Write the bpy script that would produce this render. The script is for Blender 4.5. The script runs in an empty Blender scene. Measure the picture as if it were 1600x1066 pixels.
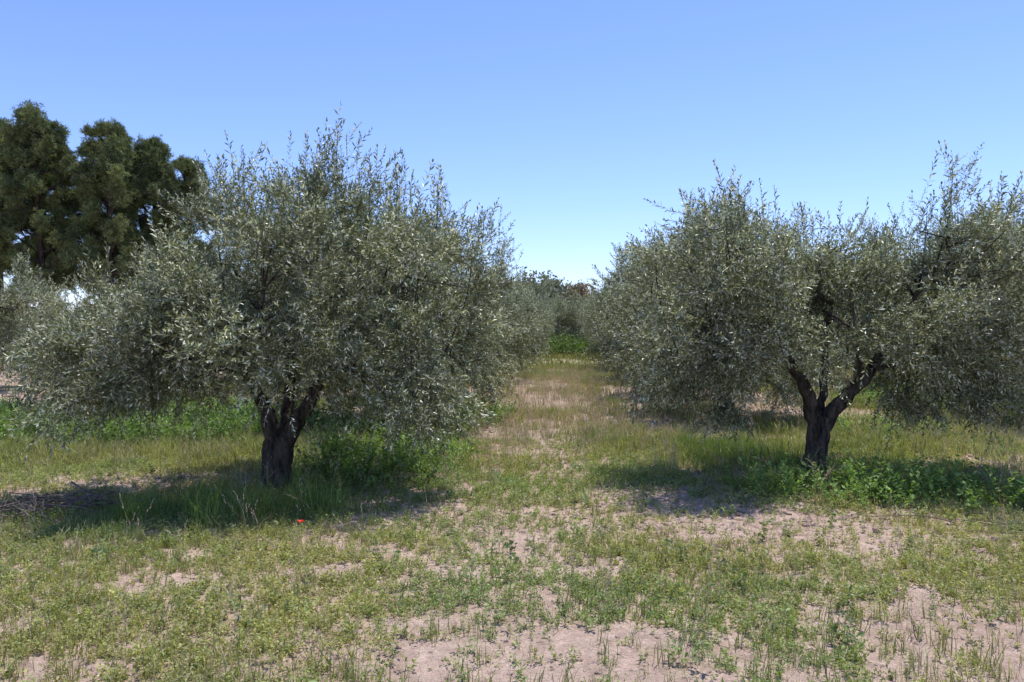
import bpy, math, numpy as np
from mathutils import Vector
rng = np.random.default_rng(7)
scene = bpy.context.scene
scene.view_settings.view_transform = 'Standard'
scene.view_settings.look = 'None'
scene.view_settings.exposure = 0

# ------------------------------------------------------------ noise
def _h(i, j, s):
    v = np.sin(i*127.1 + j*311.7 + s*74.7)*43758.5453
    return v - np.floor(v)
def vnoise(x, y, sc, s=0):
    x = np.asarray(x, float)/sc; y = np.asarray(y, float)/sc
    i = np.floor(x); j = np.floor(y); fx = x-i; fy = y-j
    fx = fx*fx*(3-2*fx); fy = fy*fy*(3-2*fy)
    a = _h(i, j, s); b = _h(i+1, j, s); c = _h(i, j+1, s); d = _h(i+1, j+1, s)
    return (a*(1-fx)+b*fx)*(1-fy)+(c*(1-fx)+d*fx)*fy
def fbm(x, y, sc, s=0, o=4):
    t = 0; a = 1; n = 0
    for k in range(o):
        t = t + a*vnoise(x, y, sc/2**k, s+k*3.3); n += a; a *= .5
    return t/n
def sstep(a, b, v):
    t = np.clip((v-a)/(b-a), 0, 1); return t*t*(3-2*t)
def height(x, y):
    x = np.asarray(x, float); y = np.asarray(y, float)
    near = 1-sstep(14, 40, np.hypot(x, y))
    return (fbm(x, y, 5.0, 1, 3)-.5)*.16*(.3+.7*near) + (fbm(x, y, .5, 5, 4)-.5)*.08*near

def ell(x, y, cx, cy, rx, ry):
    return np.exp(-(((x-cx)/rx)**2+((y-cy)/ry)**2)*1.2)

# ------------------------------------------------------------ mesh tools
class Acc:
    def __init__(s): s.V=[]; s.Q=[]; s.C=[]; s.n=0
    def add(s, V, Q, C):
        V = np.asarray(V, float); s.V.append(V); s.Q.append(np.asarray(Q, int)+s.n)
        C = np.asarray(C, float)
        if C.ndim == 1: C = np.tile(C, (len(V), 1))
        s.C.append(C); s.n += len(V)
    def mesh(s, name, mat, smooth=False):
        V = np.concatenate(s.V); Q = np.concatenate(s.Q); C = np.concatenate(s.C)
        m = bpy.data.meshes.new(name)
        m.vertices.add(len(V)); m.vertices.foreach_set('co', V.astype(np.float32).ravel())
        m.loops.add(Q.size); m.loops.foreach_set('vertex_index', Q.astype(np.int32).ravel())
        m.polygons.add(len(Q)); m.polygons.foreach_set('loop_start', np.arange(0, Q.size, 4, dtype=np.int32))
        m.update(calc_edges=True)
        a = m.color_attributes.new('Col', 'FLOAT_COLOR', 'POINT')
        a.data.foreach_set('color', np.hstack([np.clip(C, 0, 1), np.ones((len(C), 1))]).astype(np.float32).ravel())
        m.polygons.foreach_set('use_smooth', np.full(len(Q), smooth))
        m.materials.append(mat)
        return m
def norm(v): return v/np.maximum(np.linalg.norm(v, axis=-1, keepdims=True), 1e-9)
def frames(d, r):
    d = norm(d); ref = norm(r.normal(size=d.shape)); x = norm(np.cross(ref, d)); y = np.cross(d, x)
    return np.stack([x, y, d], axis=-1)
def stamp(acc, tmpls, pos, R, s, col, r):
    which = r.integers(0, len(tmpls), len(pos)); s = np.asarray(s, float)
    for k, (V, Q, C) in enumerate(tmpls):
        m = np.where(which == k)[0]
        if len(m) == 0: continue
        W = np.einsum('kij,nj->kni', R[m], V)*s[m][:, None, None]+pos[m][:, None, :]
        n = len(V)
        QQ = Q[None]+(np.arange(len(m))*n)[:, None, None]
        CC = C[None]*col[m][:, None, :]
        acc.add(W.reshape(-1, 3), QQ.reshape(-1, 4), CC.reshape(-1, 3))
def rotz(k, r, tilt=.12):
    d = np.stack([r.normal(0, tilt, k), r.normal(0, tilt, k), np.ones(k)], -1)
    return frames(d, r)
def leafs(b, d, nrm, l, w, col, mid=.45, fold=.15):
    d = norm(d); s = norm(np.cross(d, nrm)); n = np.cross(s, d)
    l = np.asarray(l)[:, None]; w = np.asarray(w)[:, None]
    V = np.stack([b, b+d*l*mid+s*w*.5+n*w*fold, b+d*l, b+d*l*mid-s*w*.5+n*w*fold], 1)
    k = len(b); Q = np.arange(k*4).reshape(k, 4)
    return V.reshape(-1, 3), Q, np.repeat(col, 4, 0)
def tube(acc, P, Rr, col, sides=8, rough=0., r=rng):
    P = np.asarray(P, float); Rr = np.asarray(Rr, float)
    T = norm(np.gradient(P, axis=0)); ref = np.array([.31, .9, .12])
    X = norm(np.cross(T, ref)); Y = np.cross(T, X)
    a = np.arange(sides)/sides*2*np.pi
    rad = Rr[:, None]*(1+rough*(np.sin(a*3+1)[None]*.9+np.sin(a*5+np.arange(len(P))[:, None]*.35)*.8+r.normal(0, .35, (len(P), sides))))
    V = P[:, None]+rad[..., None]*(X[:, None]*np.cos(a)[None, :, None]+Y[:, None]*np.sin(a)[None, :, None])
    n = len(P); i = np.arange(n-1)[:, None]*sides; j = np.arange(sides)[None]; j2 = (j+1) % sides
    Q = np.stack([i+j, i+j2, i+sides+j2, i+sides+j], -1).reshape(-1, 4)
    acc.add(V.reshape(-1, 3), Q, np.asarray(col))
def spline(pts, n):
    pts = np.asarray(pts, float); t = np.linspace(0, len(pts)-1, n)
    out = []
    for u in t:
        i = min(int(u), len(pts)-2); f = u-i
        p0 = pts[max(i-1, 0)]; p1 = pts[i]; p2 = pts[i+1]; p3 = pts[min(i+2, len(pts)-1)]
        out.append(.5*((2*p1)+(-p0+p2)*f+(2*p0-5*p1+4*p2-p3)*f*f+(-p0+3*p1-3*p2+p3)*f**3))
    return np.array(out)

# ------------------------------------------------------------ materials
def leaf_mat(name, rough=.5, trans=.3, spec=.4, tint=(1.2, 1.25, .6)):
    m = bpy.data.materials.new(name); m.use_nodes = True; nt = m.node_tree; N = nt.nodes; L = nt.links
    p = N['Principled BSDF']; out = N['Material Output']
    a = N.new('ShaderNodeAttribute'); a.attribute_name = 'Col'
    L.new(a.outputs['Color'], p.inputs['Base Color'])
    p.inputs['Roughness'].default_value = rough; p.inputs['Specular IOR Level'].default_value = spec
    mul = N.new('ShaderNodeMix'); mul.data_type = 'RGBA'; mul.blend_type = 'MULTIPLY'; mul.inputs[0].default_value = 1
    L.new(a.outputs['Color'], mul.inputs[6]); mul.inputs[7].default_value = (*tint, 1)
    t = N.new('ShaderNodeBsdfTranslucent'); L.new(mul.outputs[2], t.inputs['Color'])
    mx = N.new('ShaderNodeMixShader'); mx.inputs[0].default_value = trans
    L.new(p.outputs[0], mx.inputs[1]); L.new(t.outputs[0], mx.inputs[2]); L.new(mx.outputs[0], out.inputs[0])
    return m
def bark_mat(name, c1, c2, sc=14):
    m = bpy.data.materials.new(name); m.use_nodes = True; nt = m.node_tree; N = nt.nodes; L = nt.links
    p = N['Principled BSDF']; p.inputs['Roughness'].default_value = .9; p.inputs['Specular IOR Level'].default_value = .2
    tc = N.new('ShaderNodeTexCoord'); mp = N.new('ShaderNodeMapping'); mp.inputs['Scale'].default_value = (1, 1, .25)
    n = N.new('ShaderNodeTexNoise'); n.inputs['Scale'].default_value = sc; n.inputs['Detail'].default_value = 8; n.inputs['Roughness'].default_value = .7
    L.new(tc.outputs['Object'], mp.inputs[0]); L.new(mp.outputs[0], n.inputs['Vector'])
    cr = N.new('ShaderNodeValToRGB'); cr.color_ramp.elements[0].position = .38; cr.color_ramp.elements[1].position = .66
    cr.color_ramp.elements[0].color = (*c1, 1); cr.color_ramp.elements[1].color = (*c2, 1)
    L.new(n.outputs[0], cr.inputs[0]); L.new(cr.outputs[0], p.inputs['Base Color'])
    b = N.new('ShaderNodeBump'); b.inputs['Strength'].default_value = 1; b.inputs['Distance'].default_value = .05
    L.new(n.outputs[0], b.inputs['Height']); L.new(b.outputs[0], p.inputs['Normal'])
    return m
M_olive = leaf_mat('olive_leaf', .36, .2, .5, (1.15, 1.15, .6))
M_pine = leaf_mat('pine_needle', .6, .15, .3)
M_grass = leaf_mat('grass_blade', .5, .38, .35, (1.2, 1.2, .5))
M_dry = leaf_mat('dry_straw', .7, .3, .2, (1.1, 1, .8))
M_bark = bark_mat('olive_bark', (.018, .014, .011), (.17, .135, .105), 18)
M_pbark = bark_mat('pine_bark', (.03, .022, .018), (.14, .10, .08), 5)
M_dist = leaf_mat('distant_leaf', .7, .2, .2)

def soil_mat():
    m = bpy.data.materials.new('soil'); m.use_nodes = True; nt = m.node_tree; N = nt.nodes; L = nt.links
    p = N['Principled BSDF']; p.inputs['Roughness'].default_value = .95; p.inputs['Specular IOR Level'].default_value = .15
    tc = N.new('ShaderNodeTexCoord')
    def noise(sc, det=8, ro=.6):
        n = N.new('ShaderNodeTexNoise'); n.inputs['Scale'].default_value = sc; n.inputs['Detail'].default_value = det; n.inputs['Roughness'].default_value = ro
        L.new(tc.outputs['Object'], n.inputs['Vector']); return n
    def ramp(src, a, b, c1, c2):
        cr = N.new('ShaderNodeValToRGB'); e = cr.color_ramp.elements; e[0].position = a; e[1].position = b; e[0].color = (*c1, 1); e[1].color = (*c2, 1)
        L.new(src, cr.inputs[0]); return cr
    def mix(f, a, b, bt='MIX'):
        x = N.new('ShaderNodeMix'); x.data_type = 'RGBA'; x.blend_type = bt
        if isinstance(f, float): x.inputs[0].default_value = f
        else: L.new(f, x.inputs[0])
        L.new(a, x.inputs[6]); L.new(b, x.inputs[7]); return x.outputs[2]
    n1 = noise(1.3); n2 = noise(11); n3 = noise(60, 6, .7)
    base = ramp(n1.outputs[0], .3, .7, (.50, .365, .28), (.62, .47, .37)).outputs[0]
    fine = ramp(n2.outputs[0], .3, .7, (.68, .65, .63), (1.1, 1.1, 1.1)).outputs[0]
    c = mix(1.0, base, fine, 'MULTIPLY')
    grit = ramp(n3.outputs[0], .36, .6, (.7, .68, .66), (1.08, 1.08, 1.08)).outputs[0]
    c = mix(1.0, c, grit, 'MULTIPLY')
    at = N.new('ShaderNodeAttribute'); at.attribute_name = 'Col'
    sep = N.new('ShaderNodeSeparateColor'); L.new(at.outputs['Color'], sep.inputs[0])
    n4 = noise(3.5, 10, .75)
    ad = N.new('ShaderNodeMath'); ad.operation = 'ADD'; L.new(n4.outputs[0], ad.inputs[0]); L.new(sep.outputs[0], ad.inputs[1])
    mk = ramp(ad.outputs[0], .9, 1.15, (0, 0, 0), (1, 1, 1)).outputs[0]
    n5 = noise(.8, 5)
    gr = ramp(n5.outputs[0], .35, .65, (.21, .22, .09), (.40, .34, .22)).outputs[0]
    c = mix(mk, c, gr)
    L.new(c, p.inputs['Base Color'])
    b = N.new('ShaderNodeBump'); b.inputs['Strength'].default_value = 1; b.inputs['Distance'].default_value = .05
    L.new(n2.outputs[0], b.inputs['Height'])
    b2 = N.new('ShaderNodeBump'); b2.inputs['Strength'].default_value = .7; b2.inputs['Distance'].default_value = .012
    L.new(n3.outputs[0], b2.inputs['Height']); L.new(b.outputs[0], b2.inputs['Normal']); L.new(b2.outputs[0], p.inputs['Normal'])
    return m
M_soil = soil_mat()

def link(o, parent=None, loc=None):
    scene.collection.objects.link(o)
    if parent: o.parent = parent
    if loc is not None: o.location = loc
    return o
def obj(name, me, parent=None, loc=None): return link(bpy.data.objects.new(name, me), parent, loc)

# ------------------------------------------------------------ ground
def axis(a, b, step, far_lo, far_hi):
    mid = np.arange(a, b, step); hi = [mid[-1]]; s = step
    while hi[-1] < far_hi: s *= 1.16; hi.append(hi[-1]+s)
    lo = [mid[0]]; s = step
    while lo[-1] > far_lo: s *= 1.16; lo.append(lo[-1]-s)
    return np.concatenate([lo[1:][::-1], mid, hi[1:]])
gx = axis(-8, 8, .05, -1500, 1500); gy = axis(2.4, 12, .045, -300, 2500)
X, Y = np.meshgrid(gx, gy); Z = height(X, Y)
nx = len(gx); ny = len(gy)
ii = np.arange(ny-1)[:, None]*nx+np.arange(nx-1)[None]
Q = np.stack([ii, ii+1, ii+nx+1, ii+nx], -1).reshape(-1, 4)
def px(y): return .37+.073*(y-8)
dist = np.hypot(X, Y)
cover = .08+.42*sstep(11, 28, dist)
ploughed = ((X < -9.0) & (Y > 15) & (Y < 45)).astype(float)
cover = cover*(1-ploughed)
cover += .15*ell(X, Y, -2, 6.5, 2.5, 2)
C = np.stack([np.clip(cover, 0, 1)]*3, -1).reshape(-1, 3)
A = Acc(); A.add(np.stack([X, Y, Z], -1).reshape(-1, 3), Q, C)
obj('ground', A.mesh('ground', M_soil, True))

def clod(r):
    u = np.linspace(0, 2*np.pi, 7)[:-1]; ring = []
    for zz, rr in ((-.3, .9), (.1, 1.), (.35, .65), (.45, .12)):
        k = 1+r.normal(0, .18, 6)
        ring.append(np.stack([np.cos(u)*rr*k, np.sin(u)*rr*k*.8, np.full(6, zz)+r.normal(0, .06, 6)], -1))
    V = np.concatenate(ring); Q = []
    for a in range(3):
        for b in range(6): Q.append([a*6+b, a*6+(b+1) % 6, a*6+6+(b+1) % 6, a*6+6+b])
    return V, np.array(Q), np.ones((24, 3))*.0
def scatter(n, y0, y1, dens, r, bias=1.0, marg=1.2):
    y = y0+(y1-y0)*r.random(n)**bias
    hw = .72*y+marg; hm = .72*y1+marg
    keep = r.random(n) < hw/hm; y = y[keep]; x = (r.random(len(y))*2-1)*(.72*y+marg)
    d = dens(x, y); k = r.random(len(x)) < d
    return x[k], y[k]
tm = [clod(rng) for _ in range(6)]
soilpatch = lambda x, y: np.clip(1.15*ell(x, y, 2.1, 6.1, 1.6, .65)+.95*ell(x, y, .3, 3.75, 1.5, .33)+1.0*ell(x, y, 1.4, 7.3, 1.0, .9)+1.1*ell(x, y, -3.7, 8.3, 1.5, .65)
                                 + .95*ell(x, y, -.8, 6.7, 1.0, .6)+.5*ell(x, y, -1.3, 6.2, .5, .2)+.8*ell(x, y, px(9.5), 9.5, .5, 1.8)+.6*ell(x, y, -5, 6.9, 1, .4)+.7*ell(x, y, 5.6, 9, 1.4, .9)
                                 + .6*ell(x, y, px(15)+.6, 14.5, .5, 2)+.8*ell(x, y, 2.8, 3.9, .5, .25), 0, 1)
x, y = scatter(100000, 2.6, 13, lambda x, y: .06+.6*soilpatch(x, y)**1.5, rng)
s = (.005+.05*rng.random(len(x))**6)*np.where(y < 4.8, .45, 1)
A = Acc(); stamp(A, tm, np.stack([x, y, height(x, y)], -1), rotz(len(x), rng, .4), s, np.ones((len(x), 3)), rng)
obj('soil_clods', A.mesh('soil_clods', M_soil))

# ------------------------------------------------------------ ground plants
def t_weed(r, n=16, h=.08, ll=.022, col=(.27, .32, .12)):
    st = 4; out = Acc()
    for k in range(st):
        a = r.random()*6.28; d = np.array([np.cos(a)*r.uniform(.2, 1.1), np.sin(a)*r.uniform(.2, 1.1), 1]); d = d/np.linalg.norm(d)*h*r.uniform(.6, 1.1)
        m = n//st; t = np.linspace(.25, 1, m)[:, None]; b = d*t
        dd = r.normal(size=(m, 3)); dd[:, 2] = np.abs(dd[:, 2])*.6+.1
        nn = r.normal(0, .5, (m, 3))+[0, 0, 1]
        c = np.array(col)*(1+r.normal(0, .2, (m, 1)))
        V, Q, C = leafs(b, dd, nn, ll*r.uniform(.7, 1.3, m), ll*.5*r.uniform(.8, 1.2, m), c, .5)
        out.add(V, Q, C)
        sd = np.array([-d[1], d[0], 0]); sd = sd/np.linalg.norm(sd)*.0012
        out.add([-sd, sd, d+sd*.5, d-sd*.5], [[0, 1, 2, 3]], np.array(col)*1.1)
    return np.concatenate(out.V), np.concatenate(out.Q), np.concatenate(out.C)
def t_grass(r, n=14, h=.2, w=.005, spread=.5, col=(.25, .29, .11), base=.02, head=False, hc=None, tipc=None):
    out = Acc()
    for k in range(n):
        a = r.random()*6.28; o = np.array([np.cos(a), np.sin(a), 0]); b0 = np.array([*r.normal(0, base, 2), 0])
        L = h*r.uniform(.4, 1.15); sp = spread*r.uniform(.1, 1)
        p1 = b0+np.array([0, 0, .5])*L+o*L*sp*.25; p2 = b0+np.array([0, 0, .93-sp*.25])*L+o*L*sp*.85
        sd = np.array([-o[1], o[0], 0]); an = r.random()*3.14; sd = sd*np.cos(an)*.9+o*np.sin(an)*.6; ww = w*r.uniform(.6, 1.2)
        c = np.array(col)*(1+r.normal(0, .22)); c2 = np.array(tipc if tipc is not None else col)*(1+r.normal(0, .18))
        out.add([b0-sd*ww*.5, b0+sd*ww*.5, p1+sd*ww*.45, p1-sd*ww*.45, p2+sd*ww*.08, p2-sd*ww*.08], [[0, 1, 2, 3], [3, 2, 4, 5]], np.array([c*.8, c*.8, c, c, c2, c2]))
        if head and r.random() < .6:
            d = norm(p2-p1); m = 5; b = p2-d*np.linspace(0, .22, m)[:, None]*L
            V, Q, C = leafs(b, d+r.normal(0, .35, (m, 3)), r.normal(size=(m, 3)), np.full(m, .03), np.full(m, .006), np.tile(np.array(hc), (m, 1)))
            out.add(V, Q, C)
    return np.concatenate(out.V), np.concatenate(out.Q), np.concatenate(out.C)
def put(acc, tm, x, y, s, r, colf=None, tilt=.12, sink=.004):
    k = len(x)
    col = np.ones((k, 3)) if colf is None else colf(x, y, k)
    stamp(acc, tm, np.stack([x, y, height(x, y)-sink], -1), rotz(k, r, tilt), s, col, r)
def cf(x, y, k):
    v = sstep(.2, .8, fbm(x, y, 1.1, 31, 4)+rng.normal(0, .12, k))[:, None]; b = 1+rng.normal(0, .16, (k, 1))
    return (np.array([.92, 1.0, .9])*(1-v)+np.array([1.35, 1.15, 1.1])*v)*b
def cfg(x, y, k):
    b = 1+rng.normal(0, .18, (k, 1)); return np.array([1.0, 1.0, .95])*b

lush = lambda x, y: np.clip(1.1*ell(x, y, -1.45, 8.8, 1.0, 1.6)+1.1*ell(x, y, -7.4, 12.5, 3.8, 2.4)+1.1*ell(x, y, 3.4, 7.35, 1.4, .6)
                            + ell(x, y, -1.2, 13.0, 1.3, 2.2)+.9*ell(x, y, 4.8, 6.9, 1.0, .6)+1.0*ell(x, y, 9.5, 16, 3.5, 2.4)+.9*ell(x, y, -4.3, 12, 1.8, 1.4)+.5*ell(x, y, 5.6, 11.5, 1.4, 1.4), 0, 1)
tallg = lambda x, y: np.clip(ell(x, y, -2.6, 6.6, 1.1, .42)+1.2*ell(x, y, 2.65, 9.6, .75, 1.1)+.5*ell(x, y, -1.7, 7.1, .5, .5)+.5*ell(x, y, 1.2, 8.2, .4, .3), 0, 1)

A = Acc(); tm = [t_weed(rng) for _ in range(8)]+[t_weed(rng, 20, .05, .017, (.31, .34, .145)) for _ in range(5)]
def dA(x, y):
    n = sstep(.38, .61, .45*fbm(x, y, 1.1, 11, 3)+.55*fbm(x, y, .22, 17, 3)+.05*sstep(3, 5, y)+.04*sstep(0, -3, x))
    return np.clip(n*(1-.92*soilpatch(x, y))+.08, 0, 1)*(1-.4*lush(x, y))
x, y = scatter(125000, 2.5, 11, dA, rng, .9)
put(A, tm, x, y, rng.uniform(.5, 1.25, len(x)), rng, cf, .3)
tm = [t_weed(rng, 28, .16, .045, (.21, .28, .12)) for _ in range(6)]
x, y = scatter(9000, 2.6, 12, lambda x, y: .03+.25*(fbm(x, y, .6, 77, 2) > .64)+.0*x, rng)
put(A, tm, x, y, rng.uniform(.35, 1.0, len(x)), rng, cf, .25)
tm = [t_weed(rng, 60, .40, .052, (.19, .29, .08)) for _ in range(8)]
x, y = scatter(52000, 5, 20, lambda x, y: .85*sstep(.28, .8, lush(x, y)*(.35+1.3*fbm(x, y, .4, 91, 3))), rng)
put(A, tm, x, y, rng.uniform(.2, 1.2, len(x))*np.where(y < 8, .9, 1), rng, cfg, .3)
x = rng.normal(2.7, 1.3, 420); y = rng.normal(43, 1.0, 420)
put(A, tm, x, y, rng.uniform(1.2, 3.2, len(x)), rng, lambda x, y, k: cfg(x, y, k)*.65, .3)
obj('weeds', A.mesh('weeds', M_grass))

A = Acc(); tm = [t_grass(rng, 10, .14, .005, .7) for _ in range(6)]
x, y = scatter(42000, 2.6, 14, lambda x, y: np.clip(.10+.6*sstep(.45, .62, fbm(x, y, .9, 41, 4)), 0, 1)*(1-.88*soilpatch(x, y)), rng)
put(A, tm, x, y, rng.uniform(.5, 1.3, len(x)), rng, cf)
tm = [t_grass(rng, 22, .42, .0075, .75, (.19, .28, .075), .06) for _ in range(6)]
x, y = scatter(30000, 5, 13, lambda x, y: sstep(.3, .85, tallg(x, y)*(.35+1.3*fbm(x, y, .3, 3, 3)))*.6, rng)
put(A, tm, x, y, rng.uniform(.25, 1.1, len(x)), rng, cfg, .25)
tm = [t_grass(rng, 22, .22, .009, .8, (.24, .28, .11), .10) for _ in range(8)]
x, y = scatter(80000, 8.5, 32, lambda x, y: np.clip(.07+.70*sstep(.44, .63, fbm(x, y, 1.6, 61, 4)), 0, 1)*(1-.9*soilpatch(x, y))*sstep(8.3, 10, y)*np.where((x < -8.2) & (y > 15), .04, 1), rng)
put(A, tm, x, y, rng.uniform(.5, 1.3, len(x)), rng, cf)
tm = [t_grass(rng, 30, .3, .03, .8, (.22, .24, .11), .3) for _ in range(6)]
x, y = scatter(20000, 28, 75, lambda x, y: np.clip(.15+.8*sstep(.4, .6, fbm(x, y, 3, 63, 3)), 0, 1)*np.where((x < -9), .3, 1), rng)
put(A, tm, x, y, rng.uniform(.6, 1.4, len(x)), rng, cf)
obj('grass', A.mesh('grass', M_grass))

A = Acc(); tm = [t_grass(rng, 9, .38, .0034, .5, (.40, .37, .23), .03, True, (.55, .40, .32), (.53, .41, .31)) for _ in range(8)]
def dD(x, y):
    return np.clip(.08+.95*np.exp(-((x-px(y)+.1)/1.4)**2)*sstep(7, 8.6, y)*sstep(.3, .55, fbm(x, y, 1.2, 71, 3))+.4*sstep(.5, .65, fbm(x, y, 2, 73, 3))*sstep(6.5, 8, y), 0, 1)*(1-.7*soilpatch(x, y))*np.where((x < -8.2) & (y > 15), .1, 1)
x, y = scatter(40000, 3, 28, dD, rng)
put(A, tm, x, y, rng.uniform(.35, 1.15, len(x)), rng, None, .22)
tm = [t_grass(rng, 6, .12, .003, 1.6, (.48, .41, .28), .06) for _ in range(6)]
x, y = scatter(22000, 2.6, 12, lambda x, y: .15+.3*fbm(x, y, .7, 83, 3), rng)
put(A, tm, x, y, rng.uniform(.5, 1.2, len(x)), rng, None, .5)
obj('dry_grass', A.mesh('dry_grass', M_dry))

# ------------------------------------------------------------ olives
def t_shoot(r, L=.30, pairs=10, ll=.062, lw=.0145, bend=.3):
    t = np.linspace(.08, 1, pairs); be = bend*r.uniform(-1, 1)
    def P(t): return np.stack([be*t*t, .3*be*t*t*t, t], -1)*L
    out = Acc()
    b = P(np.repeat(t, 2)); az = np.repeat(np.arange(pairs)*1.57+r.random()*6, 2)+np.tile([0, np.pi], pairs)+r.normal(0, .35, pairs*2)
    op = r.uniform(.55, 1.3, pairs*2)*(1-.5*np.repeat(t, 2)**3)
    d = np.stack([np.cos(az)*np.sin(op), np.sin(az)*np.sin(op), np.cos(op)], -1)+r.normal(0, .15, (pairs*2, 3))
    nn = np.stack([-np.cos(az)*np.cos(op), -np.sin(az)*np.cos(op), np.sin(op)], -1)+r.normal(0, .5, (pairs*2, 3))
    l = ll*r.uniform(.6, 1.15, pairs*2)*(1-.35*np.repeat(t, 2)**4); w = lw*r.uniform(.75, 1.2, pairs*2)
    sil = (r.random(pairs*2) < .36)[:, None]
    c = np.where(sil, np.array([.56, .58, .44]), np.array([.15, .175, .08]))*(1+r.normal(0, .2, (pairs*2, 1)))
    out.add(*leafs(b, d, nn, l, w, c, .5))
    tt = np.linspace(0, 1, 5); p = P(tt); sd = np.array([.0016, .0012, 0])
    V = np.concatenate([p-sd, p+sd]); Q = [[i, i+5, i+6, i+1] for i in range(4)]
    out.add(V, Q, np.array([.22, .20, .15]))
    return np.concatenate(out.V), np.concatenate(out.Q), np.concatenate(out.C)

def make_olive(name, seed, trunk, forks, lobes, spires, nclump, nsh, lscale=1.0, zmin=.62, sgr=(.085, .14)):
    r = np.random.default_rng(seed)
    B = Acc(); F = Acc(); bc = (.1, .1, .1)
    P = spline(trunk[0], 22); R = np.interp(np.linspace(0, 1, 22), np.linspace(0, 1, len(trunk[1])), trunk[1])
    tube(B, P, R, bc, 18, .13, r)
    ends = []
    for pts, r0, r1 in forks:
        P = spline(pts, 14); P[1:-1] += r.normal(0, .014, (12, 3)); tube(B, P, np.linspace(r0, r1, 14), bc, 10, .1, r); ends.append(P)
    lob = np.array(lobes, float); vol = lob[:, 3]*lob[:, 4]*lob[:, 5]; pr = vol**.8/np.sum(vol**.8)
    allP = np.concatenate([e[7:] for e in ends])
    sec = []
    for lb in lob:
        c = lb[:3]-[0, 0, lb[5]*.1]; dd = np.linalg.norm(allP-c, axis=1)+np.maximum(allP[:, 2]-c[2], 0)*.5; s0 = allP[np.argmin(dd)]
        mid = (s0+c)/2+[0, 0, .16]+r.normal(0, .06, 3); top = lb[:3]+[0, 0, lb[5]*.5]
        P = spline([s0, mid, c, top], 12); tube(B, P, np.linspace(.024, .008, 12), bc, 6, .05, r); sec.append(P)
    secP = np.concatenate(sec)
    tm = [t_shoot(r, .30, 10, .062*lscale, .0145*lscale) for _ in range(10)]
    pos = []; dr = []; sc = []; cb = []
    li = r.choice(len(lob), nclump, p=pr)
    for k in range(nclump):
        lb = lob[li[k]]; u = norm(r.normal(size=3)); f = r.uniform(.6, 1.1) if r.random() < .8 else r.uniform(.2, .6)
        c = lb[:3]+u*lb[3:6]*f
        if c[2] < zmin: c[2] = zmin+r.random()*.25
        dd = np.linalg.norm(secP-c, axis=1); s0 = secP[np.argmin(dd)]
        P = spline([s0, (s0+c)/2+r.normal(0, .05, 3)+[0, 0, .05], c], 6); tube(B, P, np.linspace(.009, .003, 6), bc, 4, 0, r)
        n = int(nsh*r.uniform(.5, 1.4)); sg = r.uniform(*sgr); bb = r.normal(1, .14)
        p = c+r.normal(0, 1, (n, 3))*[sg, sg, sg*.85]
        outw = norm(p-np.array([0, 0, 1.5])); out2 = norm(p-c)
        upb = .3 if c[2] > 1.5 else (-.6 if r.random() < .6 else .2)
        d = outw*.4+out2*.5+np.array([0, 0, upb])+r.normal(0, .5, (n, 3))+(u*.35)
        pos.append(p-norm(d)*.12); dr.append(d); sc.append(r.uniform(.65, 1.15, n)); cb.append(np.full(n, bb))
        if c[2] > 1.9 and r.random() < .3:
            n = 3; p = c+r.normal(0, .12, (n, 3))+[0, 0, .1]; d = np.array([0, 0, 1.])+outw[:n]*.3+r.normal(0, .25, (n, 3)); pos.append(p); dr.append(d); sc.append(r.uniform(.9, 1.4, n)); cb.append(np.full(n, 1.1))
    for sx, sy, sz in spires:
        n = 44; t = r.random(n)**.8; p = np.stack([sx+r.normal(0, .07, n)*(1.7-t*1.1)*1.8, sy+r.normal(0, .12, n)*(1.5-t), sz-.22-.85*(1-t)], -1)
        lean = r.normal(0, .25, 2)
        d = np.array([sx*.12+lean[0], lean[1], 1.])+r.normal(0, .35, (n, 3))*(1.6-t)[:, None]
        pos.append(p); dr.append(d); sc.append(r.uniform(.7, 1.1, n)); cb.append(np.full(n, 1.08))
        tube(B, spline([[sx*.85, sy*.8, sz-1.3], [sx*.97, sy, sz-.7], [sx, sy, sz-.08]], 7), np.linspace(.012, .002, 7), bc, 4, 0, r)
        for q in range(3):
            pos.append(np.array([[sx+r.normal(0, .12), sy+r.normal(0, .1), sz-.42+r.random()*.15]])); dr.append(np.array([[r.normal(0, .2)+lean[0]*.5, 0, 1.]])); sc.append(np.array([r.uniform(1.1, 1.5)])); cb.append(np.ones(1))
    pos = np.concatenate(pos); dr = np.concatenate(dr); sc = np.concatenate(sc); cb = np.concatenate(cb)[:, None]
    k = len(pos); br = cb*(1+.18*r.normal(0, 1, (k, 1))); warm = r.random((k, 1))
    col = br*(np.array([1, 1, 1])*(1-warm*.3)+np.array([1.22, 1.12, .7])*warm*.3)
    stamp(F, tm, pos, frames(dr, r), sc, col, r)
    return B.mesh(name+'_trunk', M_bark, True), F.mesh(name+'_foliage', M_olive)

def place_tree(meshes, name, loc, rot=0, sc=(1, 1, 1)):
    e = bpy.data.objects.new(name, None); scene.collection.objects.link(e); e.empty_display_size = .3
    e.location = (loc[0], loc[1], float(height(loc[0], loc[1]))-.03); e.rotation_euler = (0, 0, rot); e.scale = sc
    obj('trunk', meshes[0], e); obj('foliage', meshes[1], e)
    return e

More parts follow.
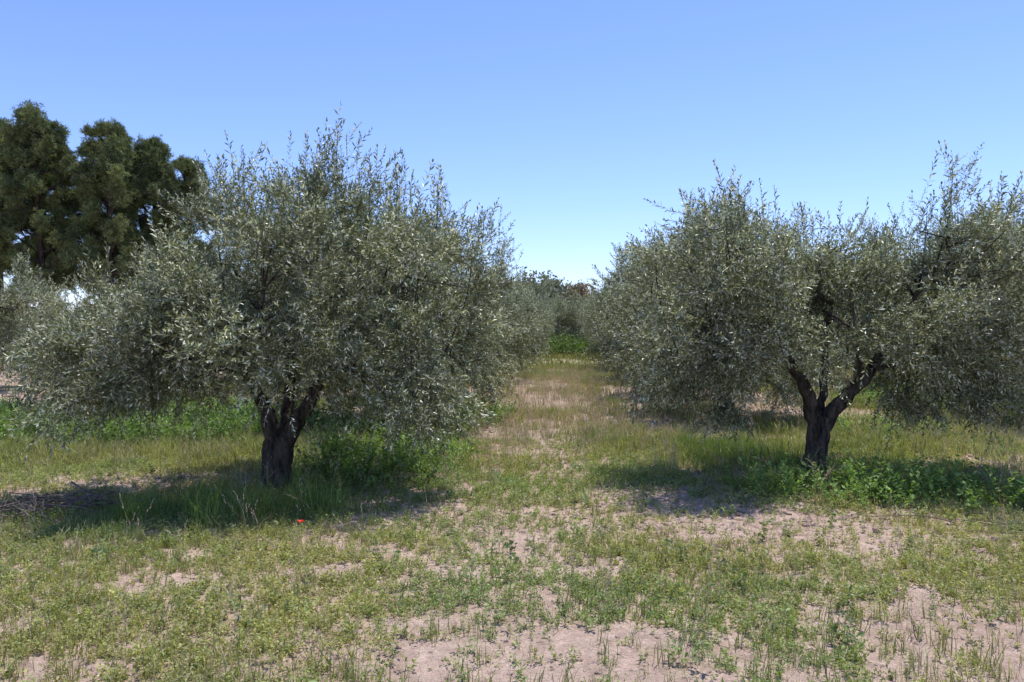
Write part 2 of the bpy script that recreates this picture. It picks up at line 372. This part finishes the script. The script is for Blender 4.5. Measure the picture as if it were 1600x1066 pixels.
left = make_olive('olive_a', 11,
    ([(0.02, 0, -.08), (0, 0, .08), (-.01, 0, .3), (.02, 0, .56)], [.22, .155, .135, .14, .12]),
    [([(-.02, 0, .42), (-.10, .02, .68), (-.2, .05, .95), (-.5, .1, 1.5)], .10, .045),
     ([(.05, 0, .42), (.17, -.02, .66), (.36, -.03, 1.0), (.65, 0, 1.6)], .095, .045),
     ([(.02, .05, .45), (.03, .25, .8), (0, .4, 1.3), (.0, .4, 1.9)], .07, .035)],
    [(-1.3, -.1, 1.5, .8, 1.2, .64), (-.42, 0, 2.25, .58, 1.2, .78), (.4, 0, 2.4, .8, 1.2, .85), (1.25, 0, 2.15, .8, 1.2, .82), (.15, -.9, 1.7, 1.1, .8, .58), (-.6, -.8, 1.45, .7, .7, .52),
     (-1.5, -.3, 1.1, .6, .8, .55), (1.35, -.3, 1.2, .7, .9, .6), (0, .9, 1.8, 1.4, .7, .8), (-1.0, -.5, 1.1, .6, .7, .42), (.85, -.6, 1.25, .5, .6, .42), (.1, .9, 1.3, 1.2, .6, .48)],
    [(-.62, 0, 3.3), (-.4, .2, 3.5), (-.05, -.1, 3.15), (.4, 0, 3.5), (.58, .1, 3.72), (.9, .2, 3.4), (1.2, 0, 3.25), (1.6, .1, 3.15), (-1.85, 0, 2.35), (-1.2, .2, 2.5), (1.95, 0, 2.65)],
    220, 46, 1, .55)
right = make_olive('olive_b', 23,
    ([(.0, 0, -.08), (-.03, 0, .08), (.0, 0, .36), (.04, 0, .66)], [.2, .135, .115, .11, .115]),
    [([(.01, 0, .52), (-.10, -.02, .85), (-.26, -.04, 1.2), (-.55, .05, 1.7)], .085, .04),
     ([(.05, 0, .52), (.24, -.03, .80), (.50, -.04, 1.1), (.9, 0, 1.7)], .085, .04),
     ([(.05, .05, .6), (.15, .2, 1.1), (.2, .2, 1.9)], .05, .025)],
    [(-1.0, -.1, 2.1, .85, 1.2, .85), (-1.2, -.2, 1.3, .72, 1.0, .68), (.05, .15, 1.95, .6, .9, .6), (.15, -.5, 1.65, .6, .5, .42), (.8, -.6, 1.6, .45, .5, .42), (.25, -.4, 1.3, .25, .3, .25),
     (1.3, -.1, 2.15, .75, 1.2, .8), (2.0, .1, 2.15, .65, 1, .8), (1.4, -.2, 1.05, .6, .9, .65), (2.0, .1, 1.15, .6, .8, .7), (.3, .9, 1.9, 1.2, .6, .6)],
    [(-1.0, 0, 3.15), (-1.2, .2, 2.95), (-.55, .1, 2.85), (-.25, 0, 2.75), (.35, 0, 2.45), (1.42, 0, 3.45), (1.2, .1, 3.0), (1.65, .1, 2.9), (2.05, 0, 3.15), (-1.75, 0, 2.6), (2.35, 0, 2.85)],
    212, 46, 1, .42)
def generic(name, seed):
    r = np.random.default_rng(seed)
    lob = []
    for k in range(7):
        a = k/7*6.28+r.normal(0, .2); q = r.uniform(.9, 1.25); lob.append((np.cos(a)*q, np.sin(a)*q, r.uniform(1.5, 2.1), .8, .8, r.uniform(.65, .85)))
    lob += [(r.normal(0, .2), r.normal(0, .2), 2.4, .8, .8, .7)]
    for k in range(7):
        a = k/7*6.28+r.normal(0, .3); lob.append((np.cos(a)*1.2, np.sin(a)*1.2, .85, .6, .6, .55))
    sp = [(r.normal(0, .8), r.normal(0, .8), r.uniform(2.8, 3.4)) for _ in range(9)]
    return make_olive(name, seed, ([(0, 0, -.08), (.02, 0, .1), (-.02, .02, .4), (0, 0, .65)], [.2, .14, .12, .13]),
        [([(0, 0, .55), (-.3, 0, 1.), (-.7, .1, 1.7)], .08, .04), ([(0, 0, .55), (.25, .2, 1.), (.7, .4, 1.7)], .08, .04), ([(0, 0, .55), (.1, -.3, 1.), (.1, -.7, 1.7)], .07, .04)],
        lob, sp, 180, 28, 1.25, .32, (.10, .165))
gens = [generic('olive_c', 31), generic('olive_d', 47), generic('olive_e', 59)]
place_tree(left, 'olive_tree', (-2.34, 7.96))
place_tree(right, 'olive_tree', (3.27, 8.5))
r = np.random.default_rng(5)
def row(x0, y0, ys, s=1.0):
    for yy in ys:
        k = r.integers(0, 3); q = s*r.uniform(.95, 1.13)
        place_tree(gens[k], 'olive_tree', (x0+.073*(yy-y0)+r.normal(0, .12), yy+r.normal(0, .2)), r.random()*6.28, (q, q, q*r.uniform(.95, 1.1)))
row(-2.34, 8, [13, 18, 23, 28, 33, 38, 43, 48, 53, 58])
row(3.27, 8.5, [13.2, 18, 23, 28, 33, 38, 43, 48, 53, 58])
row(8.9, 8.5, [13.0, 18.5, 23, 28, 33, 38, 43, 48, 53])
row(14.5, 8.5, [18, 23, 28, 33, 38, 43, 48, 53])
row(20.1, 8.5, [23, 28, 33, 38, 43, 48])
row(-7.9, 8, [18, 23, 28, 33, 38, 43, 48])
place_tree(gens[0], 'olive_tree', (-7.5, 14.0), 1.0, (.6, .6, .62))
place_tree(gens[1], 'olive_tree', (-13.3, 20.0), 2.0, (1.05, 1.05, 1.02))
place_tree(gens[2], 'olive_tree', (-17.5, 22.0), 2.0, (1.05, 1.05, 1.02))
for k, (x, y, q) in enumerate([(-.5, 66, 1.25), (3.4, 64, 1.25), (6.6, 65, 1.3), (10, 67, 1.3)]):
    place_tree(gens[k % 3], 'olive_tree', (x, y), 2.0*k, (q, q, q))

# ------------------------------------------------------------ pines
def make_pine(name, seed, H, W):
    r = np.random.default_rng(seed); B = Acc(); F = Acc()
    tr = spline([(0, 0, -.2), (.25, 0, H*.3), (-.1, .1, H*.65), (.1, 0, H*.97)], 20); tube(B, tr, np.linspace(.30, .05, 20), (.1, .1, .1), 8, .06, r)
    tm = []
    for q in range(6):
        n = 20; d = norm(r.normal(size=(n, 3))+[0, 0, .6]); o = Acc()
        c = np.array([.155, .19, .075])*(1+r.normal(0, .25, (n, 1)))
        o.add(*leafs(r.normal(0, .03, (n, 3)), d, r.normal(size=(n, 3)), r.uniform(.12, .24, n), np.full(n, .026), c, .5)); tm.append((o.V[0], o.Q[0], o.C[0]))
    pos = []; dr = []; cb = []
    nb = 34
    for k in range(nb):
        f = .30+.70*(k+.5)/nb; z = H*f; g = (f-.30)/.70
        prof = W*.5*(1-g)**.55*min(1, .55+g*2)*r.uniform(.45, 1.2)+.35
        a = k*2.4+r.normal(0, .35); base = tr[int(f*.95*19)]
        tip = np.array([math.cos(a)*prof, math.sin(a)*prof, z+prof*.45]); base = np.array([base[0], base[1], z-prof*.35])
        tube(B, spline([base, (base+tip)/2-[0, 0, .2], tip], 7), np.linspace(.09, .02, 7), (.1, .1, .1), 5, 0, r)
        for q in range(int(3+prof*1.5)):
            t = r.uniform(.45, 1.05); c = base+(tip-base)*t+r.normal(0, .25, 3)*[1, 1, 1.2]; n = 55; sg = r.uniform(.16, .32)
            v = norm(r.normal(size=(n, 3)))*(r.random((n, 1))**.6)*r.uniform(.7, 1.35, (n, 1))
            p = c+v*[sg*1.7, sg*1.7, sg*2.0]; pos.append(p); dr.append(v+[0, 0, .9]+r.normal(0, .3, (n, 3))); cb.append(np.full((n, 1), r.normal(1, .15)))
    pos = np.concatenate(pos); dr = np.concatenate(dr); cb = np.concatenate(cb); k = len(pos)
    col = cb*(1+.2*r.normal(0, 1, (k, 1)))*np.array([1, 1, 1]); wm = r.random((k, 1)) < .25; col = np.where(wm, col*[1.4, 1.25, 1.1], col)
    stamp(F, tm, pos, frames(dr, r), r.uniform(.7, 1.3, k), col, r)
    return B.mesh(name+'_trunk', M_pbark, True), F.mesh(name+'_foliage', M_pine)
pa = make_pine('pine_a', 3, 14, 6.2); pb = make_pine('pine_b', 9, 13, 5.0); pc = make_pine('pine_c', 15, 13.6, 5.6)
for me, x, y, ro, sc in ((pa, -26.7, 45, 0, .95), (pc, -29.8, 46, 1, .99), (pb, -22.6, 45, 2.4, .97), (pc, -24.3, 48, 4, .93), (pb, -18.8, 46, 3, .84), (pa, -33.5, 48, 2, 1.02), (pb, -20.9, 47, 1, .94), (pb, -28.6, 49, 1, 1.04)):
    place_tree(me, 'pine_tree', (x, y), ro, (sc, sc, sc))

# ------------------------------------------------------------ distant trees (one mass)
A = Acc(); r = np.random.default_rng(77); tm = []
for q in range(5):
    n = 16; o = Acc(); c = np.array([.20, .205, .14])*(1+r.normal(0, .25, (n, 1)))
    o.add(*leafs(r.normal(0, .12, (n, 3)), norm(r.normal(size=(n, 3))), r.normal(size=(n, 3)), r.uniform(.2, .4, n), np.full(n, .16), c, .5)); tm.append((o.V[0], o.Q[0], o.C[0]))
for k in range(170):
    x = -130+260*(k % 150)/150+r.normal(0, 1); y = 84+r.normal(0, 4); Hh = r.uniform(2.6, 4.2)
    if k >= 150: x = r.uniform(-6, 20)
    if -6 < x < 20: Hh = r.uniform(5.0, 6.4)
    n = 260; u = norm(r.normal(size=(n, 3))); f = r.uniform(.5, 1, (n, 1))**.5
    p = np.array([x, y, Hh*.5])+u*f*np.array([2.0, 1.6, Hh*.5])*(1+.2*r.normal(0, 1, (n, 1))); p[:, 2] = np.abs(p[:, 2])
    tint = np.array([1, 1, 1])*r.uniform(.8, 1.3)
    if r.random() < .35: tint = np.array([1.7, 1.25, 1.1])
    stamp(A, tm, p, frames(u, r), r.uniform(.8, 1.5, n), np.tile(tint, (n, 1)), r)
obj('distant_trees', A.mesh('distant_trees', M_dist))

# ------------------------------------------------------------ cut branches, poppy
A = Acc(); r = np.random.default_rng(12)
for k in range(40):
    a = r.normal(.35, .5); L = r.uniform(.3, .9); c = np.array([-4.0+r.normal(0, .28), 6.9+r.normal(0, .18)]); d = np.array([math.cos(a), math.sin(a)])
    ps = []
    for t in (-.5, -.15, .2, .5):
        q = c+d*L*t+r.normal(0, .03, 2); ps.append((q[0], q[1], float(height(q[0], q[1]))+.03+r.random()*.13))
    tube(A, spline(ps, 9), np.linspace(r.uniform(.004, .011), .002, 9), (.4, .33, .27), 5, 0, r)
for k in range(12):
    a = r.normal(2.6, .4); L = r.uniform(.3, .7); c = np.array([3.95+r.normal(0, .3), 6.2+r.normal(0, .12)]); d = np.array([math.cos(a), math.sin(a)])
    ps = []
    for t in (-.5, -.15, .2, .5):
        q = c+d*L*t+r.normal(0, .03, 2); ps.append((q[0], q[1], float(height(q[0], q[1]))+.02+r.random()*.07))
    tube(A, spline(ps, 9), np.linspace(.006, .002, 9), (.4, .33, .27), 5, 0, r)
obj('fallen_branches', A.mesh('fallen_branches', bark_mat('dead_wood', (.14, .10, .075), (.42, .33, .27), 20), True))
A = Acc(); x0, y0 = -1.52, 5.7; z0 = float(height(x0, y0))
tube(A, spline([(x0, y0, z0-.02), (x0+.01, y0, z0+.1), (x0, y0, z0+.19)], 6), np.full(6, .0018), (.06, .12, .03), 5)
for k in range(5):
    a = k*1.256; d = np.array([[math.cos(a), math.sin(a), .75]]); n = np.array([[-math.cos(a)*.5, -math.sin(a)*.5, 1.]])
    V, Qq, Cc = leafs(np.array([[x0, y0, z0+.19]]), d, n, np.array([.032]), np.array([.038]), np.array([[.80, .04, .015]]), .65, .1); A.add(V, Qq, Cc)
obj('poppy_flower', A.mesh('poppy_flower', M_grass))

# ------------------------------------------------------------ light, sky, camera
sv = Vector((.20, .25, .945)).normalized()
sl = bpy.data.lights.new('sun', 'SUN'); sl.energy = 5.0; sl.angle = math.radians(.5); sl.color = (1, .97, .91)
so = bpy.data.objects.new('sun', sl); link(so); so.rotation_euler = sv.to_track_quat('Z', 'Y').to_euler(); so.location = (0, 0, 30)
w = bpy.data.worlds.new('World'); scene.world = w; w.use_nodes = True; N = w.node_tree.nodes
sky = N.new('ShaderNodeTexSky'); sky.sky_type = 'NISHITA'; sky.sun_disc = False
sky.sun_elevation = math.asin(sv.z); sky.sun_rotation = math.atan2(sv.x, sv.y)
sky.air_density = 1.0; sky.dust_density = .1; sky.ozone_density = 2.0; sky.altitude = 300
mt = N.new('ShaderNodeMix'); mt.data_type = 'RGBA'; mt.blend_type = 'MULTIPLY'; mt.inputs[0].default_value = 1; mt.inputs[7].default_value = (1.03, 1.10, 1.55, 1)
w.node_tree.links.new(sky.outputs[0], mt.inputs[6]); w.node_tree.links.new(mt.outputs[2], N['Background'].inputs[0]); N['Background'].inputs[1].default_value = .145
cam = bpy.data.cameras.new('camera'); cam.lens = 28; cam.sensor_width = 36; cam.clip_end = 5000; cam.clip_start = .05
co = bpy.data.objects.new('camera', cam); link(co); co.location = (0, 0, 1.6); co.rotation_euler = (math.radians(90-1.06), 0, 0)
scene.camera = co
print('objects', len(bpy.data.objects), 'polys', sum(len(m.polygons) for m in bpy.data.meshes))
